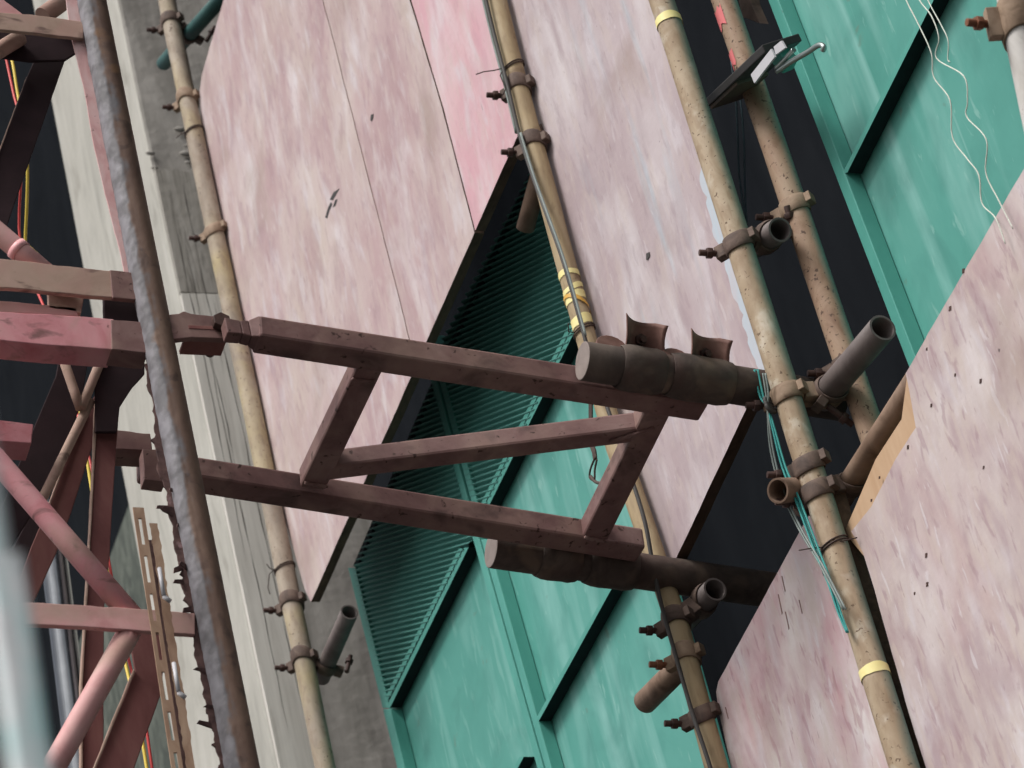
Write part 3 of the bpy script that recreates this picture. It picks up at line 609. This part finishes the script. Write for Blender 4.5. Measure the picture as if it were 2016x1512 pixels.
def saddle(px, py, wd, hg, m='saddle', zf=5.6, par=ut, deep=.35):
    """curved clamp half swung up from its sleeve: a bent plate, hollow side towards the street"""
    c_ = onX(px, py, uA.x + .004); ax = (Z*.75 + X*.55).normalized(); lat = uT; nrm = lat.cross(ax).normalized()
    if nrm.dot(CAM-c_) < 0: nrm = -nrm
    q = MB(); nu, nv = 14, 8; top = []; bot = []
    for side in (0, 1):
        for j in range(nv+1):
            v_ = j/nv
            for i in range(nu+1):
                u_ = i/nu*2-1
                hh = hg*(v_-.5) + ((.07 if u_ < 0 else .01)*hg*abs(u_)**3 - .06*hg*(1-u_*u_) - (.10*hg*max(0,u_-.6)/.4))*max(0,v_-.5)*2
                ww = wd/2*u_*(1 - .10*math.sin(math.pi*v_))
                dep = deep*wd*(u_*u_)*.5 + .15*hg*v_*v_
                q.add([c_ + lat*ww + ax*hh + nrm*(dep + (.005 if side else 0))])
    n1_ = (nu+1)*(nv+1)
    for j in range(nv):
        for i in range(nu):
            a_ = j*(nu+1)+i; q.face((a_, a_+1, a_+nu+2, a_+nu+1), True); q.face((n1_+a_, n1_+a_+nu+1, n1_+a_+nu+2, n1_+a_+1), True)
    rim = [i for i in range(nu+1)] + [j*(nu+1)+nu for j in range(1,nv+1)] + [nv*(nu+1)+i for i in range(nu-1,-1,-1)] + [j*(nu+1) for j in range(nv-1,0,-1)]
    for k in range(len(rim)): a_, b_ = rim[k], rim[(k+1)%len(rim)]; q.face((a_, n1_+a_, n1_+b_, b_))
    o = q.build('saddle', m, par)
    nutb = MB(); cc_ = c_ + nrm*.004 - ax*hg*.02
    nutb.tube([cc_, cc_+nrm*.012], .011, 6); nutb.tube([cc_+nrm*.012, cc_+nrm*.024], .006, 10); nutb.build('bolt', 'bolt', o, bevel=.0008)
saddle(1257, 668, .080, .066, deep=.75); saddle(1384, 696, .080, .064, deep=.75)
for px, py in ((1203,672),(1330,697)):
    c_ = onX(px, py, uA.x+.02); q = MB(); k = 9; q.slab([c_ + uT*(.03*math.cos(math.pi*j/k)) + Z*(.026*math.sin(math.pi*j/k)) + Z*-.012 for j in range(k+1)], X*-.008); q.build('hinge_lug', 'saddle', ut, bevel=.001)

# ------------------------------------------------------------------ hoist mast, left
XM = onT(330, 690, ZB).x
q0, q1_ = onX(181, 0, XM), onX(478, 1512, XM)
up_ = (q0-q1_).normalized()
cb = q1_ - up_*(q1_.z/up_.z); ct = q0 + up_*(1.6/up_.z)
mast = thing('hoist_mast', 'red and rust lattice mast with thick grease-streaked chord, filling the left edge', 'mast', cb)
fx0, fx1 = onX(510,1640,XM), onX(160,-120,XM)
CR = .0275
def lumpy(p0, p1, r, seg, step, amp, side):
    q = MB(); n = int((p1-p0).length/step); t, u_, v_ = frame(p1-p0, up=-Yv); rings = []
    for k in range(n+1):
        c_ = p0.lerp(p1, k/n); vs = []
        for j in range(seg):
            a = 2*math.pi*j/seg; dr = u_*math.cos(a) + v_*math.sin(a); p = c_ + dr*r
            g_ = max(0, min(1, (-.30-dr.y)/.15))
            h = noise.fractal(p*Vector((38,38,22)) if False else Vector((p.x*42,p.y*42,p.z*24)), 1, 2, 4)
            h2 = noise.fractal(Vector((p.x*160,p.y*160,p.z*110)), 1, 2, 3)
            vs.append(p + dr*(amp*g_*(.7+h*.55+.5*h2) + amp*.12*h2*(1-g_)))
        rings.append(q.add(vs))
    for k in range(n):
        for j in range(seg): j2 = (j+1)%seg; q.face((rings[k]+j, rings[k]+j2, rings[k+1]+j2, rings[k+1]+j), True)
    return q
zA, zB = fx0.z, fx1.z
pa, pb = cb.lerp(ct, (zA-cb.z)/(ct.z-cb.z)), cb.lerp(ct, (zB-cb.z)/(ct.z-cb.z))
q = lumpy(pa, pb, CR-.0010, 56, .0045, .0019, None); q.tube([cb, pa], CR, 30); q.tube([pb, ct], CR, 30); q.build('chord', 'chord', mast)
YM = q0.lerp(q1_, .45).y
def fx(px, py, dx=0): return onX(px, py, XM+dx)
def mflat(name, pts, m, dep=.04, dx=0, jit=.0006):
    """piece of the near face of the mast: an outline in that face, with depth behind it"""
    q = MB(); q.slab([fx(x, y, dx) for x, y in pts], (-dep,0,0), jit=jit, step=.012); return q.build(name, m, mast, bevel=.0015)
def mtube(name, a, b_, r, m, dx=0):
    A, B = fx(*a, dx), fx(*b_, dx); return MB().tube([A, A.lerp(B,.33), A.lerp(B,.66), B], r, 22).build(name, m, mast)
PXM = 5.35/F                                                 # metres per photo pixel at the mast
mflat('horizontal_bar', [(-330,2),(-60,20),(60,28),(120,36),(165,43),(165,76),(120,71),(0,58),(-330,36)], 'dusty', .008)
mflat('horizontal_bar', [(-330,490),(0,509),(221,533),(285,541),(285,591),(221,585),(0,566),(-330,545)], 'dusty', .010)
mflat('horizontal_bar', [(-330,585),(0,613),(95,618),(224,628),(224,688),(95,679),(0,669),(-330,640)], 'pink_red', .05)
mflat('horizontal_bar', [(218,629),(292,634),(292,694),(220,687.5)], 'tie', .045, dx=.002)
mflat('end_plate', [(216,531),(289,540),(289,592),(222,586)], 'tie', .010, dx=.003)
mflat('spacer', [(94,566),(168,572),(160,616),(96,606)], 'dusty', .012, dx=-.03); mflat('spacer', [(204,582),(282,588),(282,636),(206,630)], 'plum', .012, dx=-.03)
mflat('flange_lip', [(-330,560),(0,592),(95,600),(150,606),(155,622),(95,619),(0,614),(-330,588)], 'pink', .006, dx=-.03)
mflat('horizontal_bar', [(-330,1150),(34,1184),(150,1190),(298,1200),(384,1207),(384,1249),(298,1243),(150,1233),(34,1229),(-330,1197)], 'pink', .010)
mflat('horizontal_bar', [(-330,800),(0,827),(66,835),(62,872),(0,868),(-330,842)], 'pink_red', .05, dx=-.12)
mtube('brace_tube', (-120,775), (262,1216), .0185, 'pink_red', dx=-.02)
mtube('brace_tube', (258,1238), (64,1585), .0190, 'pink', dx=-.022)
mtube('brace_tube', (-120,360), (100,546), .0185, 'pink', dx=-.02)
mtube('brace_tube', (-130,176), (40,74), .0155, 'dusty', dx=-.06)
mtube('brace_tube', (84,32), (190,-46), .0175, 'dusty', dx=-.06)
mflat('gusset', [(-40,-60),(0,-6),(48,30),(30,34),(-40,24)], 'pink', .006, dx=-.01)
def yb(name, a, b_, wpx, m, Y=None, th=.006, dxn=0):
    """steel angle of the mast's inner faces: two legs, the wide one along the photo line"""
    Y = Y or YM; A, B = onY(*a, Y), onY(*b_, Y); t = (B-A).normalized(); s = (t.cross(Yv)).normalized(); wm = wpx*6.0/F
    q = MB(); t_, a_, b2 = frame(t, up=Yv); prof = [(-wm/2,-th/2), (wm/2,-th/2), (wm/2,th/2), (-wm/2+th,th/2), (-wm/2+th,wm*.5), (-wm/2,wm*.5)]
    q.beam(A, B, 0, 0, up=Yv, prof=prof); return q.build(name, m, mast, bevel=.001)
def strap(pts, m, dx, name='angle_brace', dep=.006, lip=None):
    o = mflat(name, pts, m, dep, dx, 0.0002)
    return o
strap([(176,40),(136,95),(128,118),(-24,552),(-98,560),(53,151),(88,70)], 'plum', -.10)
strap([(49,158),(53,150),(-94,560),(-100,560)], 'dusty', -.095, 'brace_edge', .004)
strap([(-30,55),(0,60),(172,76),(150,104),(128,118),(60,120),(0,112),(-30,110)], 'plum', -.07, 'gusset')
strap([(128,640),(182,660),(158,802),(80,985),(20,1080),(-30,1080),(45,893),(110,740)], 'plum', -.20)
mtube('brace_rod', (178,790), (70,1010), .0085, 'dusty', dx=-.15)
mtube('brace_rod', (124,706), (158,804), .0085, 'dusty', dx=-.14); mtube('brace_rod', (200,706), (160,804), .0085, 'dusty', dx=-.14)
strap([(165,815),(192,770),(192,850),(170,915),(140,1010),(110,1090),(60,1200),(30,1290),(-10,1290),(60,1080),(96,995)], 'red', -.24)
strap([(163,806),(168,806),(98,997),(92,1000)], 'dusty', -.235, 'brace_edge', .004)
strap([(193,776),(202,690),(240,690),(232,846),(221,1000),(216,1094),(205,1200),(203,1620),(163,1620),(163,1348),(171,1167),(177,1094)], 'red', -.16, 'upright_angle', .010)
strap([(189,776),(193.5,776),(177.5,1094),(163.5,1348),(163.5,1620),(158,1620),(158,1348),(173,1094)], 'dusty', -.155, 'brace_edge', .012)
strap([(186,700),(285,690),(285,735),(262,760),(236,800),(230,850),(188,850)], 'plum', -.14, 'gusset')
strap([(255,1255),(303,1238),(330,1250),(316,1369),(240,1580),(160,1580),(187,1512),(266,1320)], 'red', -.12)
strap([(263,1316),(267,1320),(161,1580),(155,1580)], 'dusty', -.115, 'brace_edge', .004)
strap([(60,1010),(112,1030),(40,1195),(-20,1195),(10,1110)], 'plum', -.28)
mflat('lug', [(228,846),(296,853),(300,884),(286,886),(228,884)], 'tie', .05, dx=-.30)
mflat('lug', [(280,884),(318,884),(326,949),(284,944)], 'tie', .03, dx=-.28)
# pinned fork at the upper tie arm
mflat('fork_plate', [(322,620),(352,617),(362,612),(376,617),(420,622),(458,630),(468,655),(466,667),(376,664),(340,668),(322,668)], 'tie', .012, dx=.016)
mflat('fork_plate', [(326,622),(380,622),(462,634),(467,664),(376,664),(326,668)], 'red', .012, dx=-.060)
MB().box(fx(400,655,-.018)+Vector((0,0,-.018)), .07, .075, .008).build('fork_base', 'red', mast, bevel=.001)
pc = fx(433, 640, .018)
bo = MB(); bo.tube([pc - X*.078, pc + X*.006], .009, 14); bo.tube([pc, pc+X*.016], .0165, 6); bo.build('bolt', 'bolt', mast, bevel=.001)
# flange along the chord: painted above, eaten away by rust below
fl = [(131,0),(162,0),(186,120),(219,290),(250,440),(275,560),(250,560),(238,500),(207,380),(186,290),(165,170),(150,110),(138,60)]
mflat('chord_flange', [(118,-90)] + fl[:6] + [(275,560)] + fl[6:], 'pink_pale', .004, dx=-.012, jit=.0003)
rag = []; random.seed(11)
for k in range(150):
    y = 716 + k*6; e_ = 181 + .1964*y - 26; nn_ = noise.fractal(Vector((k*.13, 3.1, 0)), 1, 2, 4)
    rag.append((e_ - 13 - 13*nn_ - (7 if random.random() < .02 else 0) - min(7, max(0, (y-820)/12)), y + random.uniform(-2,2)))
rg = [(181+.1964*716-24, 712)] + [(181+.1964*1610-20, 1610)] + rag[::-1]
q = MB(); q.slab([fx(x, y, -.006) for x, y in rg], (-.004,0,0), jit=.0016, step=.006); q.build('corroded_flange', 'flake', mast)
for k in range(12):                                          # curled flakes standing off the flange
    y = random.uniform(830, 1500); x = 181+.1964*y - random.uniform(30,52); a_ = fx(x, y, .0)
    dv = Vector((random.uniform(0,.012), -random.uniform(.004,.016), random.uniform(-.012,.006))); sd_ = Vector((0,random.uniform(-.003,.003),random.uniform(.006,.014)))
    q = MB(); i0 = q.add([a_+Vector((-.008,.01,0)), a_+sd_+Vector((-.008,.01,0)), a_+dv+sd_*.6, a_+dv*1.4]); q.face((i0,i0+1,i0+2,i0+3))
    o = q.build('rust_flake', 'flake', mast); s_ = o.modifiers.new('solid','SOLIDIFY'); s_.thickness = .0016
# slotted angle standing beside the chord
sl = thing('slotted_angle', 'rusty tan slotted steel angle leaning beside the thick chord, bottom left', 'steel angle', fx(372,1600,.04))
A, B = fx(272,1000,.05), fx(362,1600,.05); t = (B-A).normalized(); side = Vector((0,1,0)); side = (side - t*side.dot(t)).normalized(); nrm = t.cross(side)
q = MB(); Lx = (B-A).length; ww = .018
for s0, s1 in ((-ww/2,-.0028),(.0028,ww/2)): q.beam(A+side*(s0+s1)/2, B+side*(s0+s1)/2, s1-s0, .003, up=nrm)
k = 0; pos = 0
while pos < Lx:
    e_ = min(.022, Lx-pos); q.beam(A+t*pos, A+t*(pos+e_), .0058, .003, up=nrm); pos += .075
q.build('slotted_leg', 'slotted', sl)
A2, B2 = A+side*(ww/2+.012)+t*.03, B+side*(ww/2+.012)
q = MB(); zz = []; kk = 60
for j in range(kk+1): zz.append(A2.lerp(B2,j/kk) + side*(.007+random.uniform(-.001,.002)))
for j in range(kk,-1,-1): zz.append(A2.lerp(B2,j/kk) - side*(.005+random.uniform(-.001,.002)))
q.slab(zz, -X*.003); q.build('ragged_leg', 'slotted', sl)
q = MB(); q.beam(A2-X*.02+t*.02, B2-X*.02, .012, .003, up=X); q.build('web', 'flake', sl)
for py in (1170, 1360):
    p_ = A.lerp(B,(py-1000)/600)+side*.016; q = MB(); q.tube([p_+X*.012-t*.035, p_+X*.014+t*.02], .0035, 10); q.tube([p_+X*.012+t*.02, p_+X*.012+t*.03+side*.01], .004, 8); q.build('bolt', 'white', sl)
# galvanised pipe behind the mast
s0, s1 = vline(60, 720, 146, 1420, 2.0, 0, 6.75); 
tag(MB().tube([s0, s0.lerp(s1,.5), s1], .034, 32, inner=.031).build('steel_pipe', 'silver'), 'shiny galvanised pipe standing behind the red mast braces', 'pipe')
# nearest tubes, out of focus
def near(label, a, b_, z, r, m, name, ztop):
    A, B = atz(*a, z), atz(*b_, z); d = (A-B).normalized(); B0 = B - d*(B.z/d.z); A1 = A + d*((ztop-A.z)/d.z)
    return tag(MB().tube([B0, B0.lerp(A1,.5), A1], r, 28).build(name, m), label, 'pole')
A = atz(-40, 760, 2.9)
near('out of focus pale grey pole with teal patches at the bottom left corner', (-16,1060), (48,1512), 1.15, .0055, 'near', 'near_pole', atz(-70,700,1.15).z)
near('blurred thin grey pole just right of the broader pale pole, bottom left', (40,1180), (92,1560), 1.35, .0036, 'near', 'near_pole', atz(26,1090,1.35).z)
A, B = atz(-22,1250,2.8), atz(22,1600,2.8); d = (A-B).normalized(); B0 = B - d*(B.z/d.z); k = 260
pts = [B + (A-B)*(j/k) for j in range(k+1)]
q = MB(); q.tube([B0, B], .006, 16); q.tube(pts, .006, 18, rr=[.0058+.0016*math.sin(j*.9) for j in range(k+1)]); tag(q.build('ribbed_hose', 'cable'), 'black ribbed hose at the extreme bottom left edge', 'hose')

# ------------------------------------------------------------------ cables, ropes, strings, tape
def smooth(pts, n=6):
    out = []
    for i in range(len(pts)-1):
        p0, p1, p2, p3 = pts[max(i-1,0)], pts[i], pts[i+1], pts[min(i+2,len(pts)-1)]
        for j in range(n):
            t = j/n; out.append(.5*((2*p1) + (p2-p0)*t + (2*p0-5*p1+4*p2-p3)*t*t + (3*p1-p0-3*p2+p3)*t**3))
    return out + [pts[-1]]
def cord(mb, pts, Y, r, seg=8): mb.tube(smooth([onY(x, y, Y) for x, y in pts]), r, seg); return mb
def lab(mb, name, m, label, cat, group=None): return tag(mb.build(name, m), label, cat, group)
cy = [(8,60),(24,120),(34,180),(48,260),(54,330),(53,400),(50,470),(52,482)]
lab(cord(MB(), cy + [(64,492),(88,520),(120,600),(150,760),(172,910),(200,1080),(216,1145),(248,1310),(270,1400),(292,1530),(310,1640)], 1.62, .0034), 'cable', 'yellow', 'yellow cable hanging inside the red mast', 'cable')
lab(cord(MB(), [(0,60),(13,120),(28,190),(46,270),(40,480),(100,640),(180,920),(222,1148),(256,1310),(282,1400),(302,1530),(318,1640)], 1.63, .003), 'cable', 'red_cable', 'thin red cable beside the yellow one in the mast', 'cable')
rp = MB(); A, B = fx(-120,360,-.02), fx(100,546,-.02); t = (B-A).normalized(); c_ = fx(40,490,-.02); c_ = A + t*((c_-A).dot(t))
rp.tube([c_-t*.007, c_+t*.007], .0205, 22, inner=.0192); tag(rp.build('ribbon', 'ribbon'), 'pink ribbon tied round the brace tube at left', 'ribbon')
pc2 = [(944,-60),(957,0),(975,75),(1000,170),(1022,262),(1048,345),(1075,420),(1104,500),(1128,580),(1150,660),(1165,712),(1212,850),(1265,1010),(1285,1110),(1302,1190),(1330,1290),(1362,1400),(1395,1500),(1425,1600)]
lab(cord(MB(), pc2, YP-.031, .0042, 10), 'cable', 'cable', 'black cable running along the yellowish taped pole', 'cable')
lab(cord(cord(MB(), [(x+3,y) for x,y in pc2[4:10]], YP-.0305, .0028), [(x-6,y) for x,y in pc2[:5]], YP-.024, .003), 'cable', 'grey_rope', 'thin grey cord beside the black cable on the taped pole', 'cord')
tr = MB()
for k, (dx, dy) in enumerate(((0,0),(4,-3),(-3,3))):
    cord(tr, [(1488+dx,728),(1499+dx,780),(1511+dx*.2,802),(1523+dx*.6,845),(1543+dx,920),(1572+dx*1.2,990),(1606+dx*1.3,1080),(1634+dx,1150),(1652+dx*.8,1205),(1668+dx*.4,1245)], YP-.034-.0025*k, .0019)
rope = lab(tr, 'rope', 'teal', 'teal rope strands knotted at the left of the thick pole', 'rope')
tr = MB()
for dx in (0, 5):
    cord(tr, [(1502+dx,735),(1508+dx,775),(1511+dx*.2,803),(1516+dx,880),(1536+dx,960),(1572+dx,1040),(1614+dx,1112),(1660+dx,1200)], YP-.040, .0019)
lab(tr, 'cord', 'grey_rope', 'thin grey cords hanging with the teal rope', 'cord')
kn = MB(); c_ = onY(1511,803,YP-.036)
for k in range(3): kn.tube([c_+Vector((.0,.010*math.cos(a*.5)+.002,.010*math.sin(a*.5)+(k-1)*.006))+X*.012*math.sin(a*.25) for a in range(14)], .004, 8)
kn.tube(smooth([c_, c_+Vector((.01,.02,-.012)), c_+Vector((.0,.035,-.03)), c_+Vector((0,.05,-.05))]), .004, 8)
kn.build('knot', 'cable', rope)
for i, (st, lb) in enumerate(((((1770,-40),(1786,0),(1812,50),(1834,105),(1838,152),(1868,198),(1878,270),(1906,312),(1929,345),(1935,400),(1962,430),(1978,480)), 'leftmost'),
      (((1796,-40),(1812,0),(1836,32),(1850,75),(1846,115),(1896,150),(1906,200),(1903,230),(1940,275),(1941,340),(1968,395),(1992,450)), 'longest'),
      (((1815,-40),(1828,0),(1852,48),(1864,80),(1866,115),(1872,122)), 'short'))):
    rnd = [(x+random.uniform(-3,3), y) for x, y in st]
    lab(cord(MB(), rnd, 2.615 if i < 2 else 2.76, .0011), 'string', 'string', {'leftmost':'wavy white string hanging over the green panel, nearer the slanting rib', 'longest':'wavy white string over the green panel, nearer the right edge', 'short':'short white string ending beside the slanting rib top'}[lb], 'string', 'white strings over the green panel')
tr = MB()
for dx in (0, 9): cord(tr, [(1440+dx*.3,120),(1449+dx,200),(1453+dx*1.3,280),(1455+dx*1.2,340),(1462+dx*.6,395),(1470,440)], YP+.26, .0022)
lab(tr, 'cable', 'blue_cable', 'pair of thin blue grey cables hanging below the lamp', 'cable')
# hook strap by the tie's right end
hk = thing('hook_strap', 'dangling strap with a wire hook below the upper tie arm, beside the taped pole', 'hook', onY(1168,945,YP-.02))
q = MB(); c0 = [onY(x,y,YP-.02) for x,y in ((1163,770),(1163,830),(1162,868),(1170,890),(1172,905))]
for a, b_ in zip(c0, c0[1:]): q.beam(a, b_+(b_-a)*.05, .011, .003, up=Vector((.3,-1,0)))
q.build('strap', 'wire', hk)
MB().tube(smooth([onY(x,y,YP-.022) for x,y in ((1172,900),(1163,922),(1161,940),(1170,945),(1171,925),(1175,905))]), .0022, 8).build('ring', 'wire', hk)
MB().tube(smooth([onY(x,y,YP-.022) for x,y in ((1163,938),(1173,949),(1186,951),(1192,944))]), .0035, 8).build('hook', 'wire', hk)
# work lamp on the rust speckled pole
lp = thing('work_lamp', 'flat black work lamp with white side strip clipped to the rust speckled pole', 'lamp', onY(1480,160,YP+.1))
a, b_ = onY(1425,192,YP+.085), onY(1540,84,YP+.085); t = (b_-a).normalized(); up2 = Vector((0,-.35,1)); up2 = (up2 - t*up2.dot(t)).normalized(); dn2 = t.cross(up2)
MB().beam(a, b_, .085, .016, up=up2).build('housing', 'black', lp, bevel=.002)
MB().beam(a.lerp(b_,.0), a.lerp(b_,.46), .075, .014, up=up2).build('end_cover', 'brass', lp, bevel=.002).location = -up2*.008
L_ = (b_-a).length
c1, c2 = onY(1478,142,YP+.03), onY(1528,88,YP+.03)
q = MB(); q.slab([onY(x,y,YP+.034) for x,y in ((1478,147),(1485,164),(1525,112),(1518,96))], (0,.004,0)); q.build('side_strip', 'white', lp)
q = MB(); q.slab([onY(x,y,YP+.034) for x,y in ((1523,92),(1527,108),(1546,94),(1538,80))], (0,.004,0)); q.build('side_strip', 'white', lp)
q = MB(); q.tube(smooth([onY(x,y,YP+.09) for x,y in ((1530,140),(1560,120),(1590,103),(1612,89),(1622,92),(1620,100))]), .0052, 12); q.build('handle', 'chrome', lp)
q = MB(); q.tube(smooth([onY(x,y,YP+.09) for x,y in ((1528,134),(1550,112),(1563,98))]), .0048, 12); q.build('handle', 'chrome', lp)
q = MB(); q.box(onY(1545,118,YP+.10), .03, .03, .035, Matrix.Rotation(.5,3,'X')); q.build('clip_block', 'green_frame', lp, bevel=.002)
# bracket by the pole top, in the gap
br = thing('bracket', 'rusty bracket in the dark gap right of the red marked pole', 'bracket', onY(1478,40,YP+.2))
q = MB(); q.slab([onY(x,y,YP+.2) for x,y in ((1446,-30),(1470,-30),(1480,10),(1496,46),(1462,34))], (0,.02,0)); q.build('plate', 'clamp', br, bevel=.001)

for o in list(bpy.data.objects):
    for k in ('_w', '_r', '_mesh'):
        if k in o: del o[k]
for m in bpy.data.materials:
    if 'col_socket' in m: del m['col_socket']
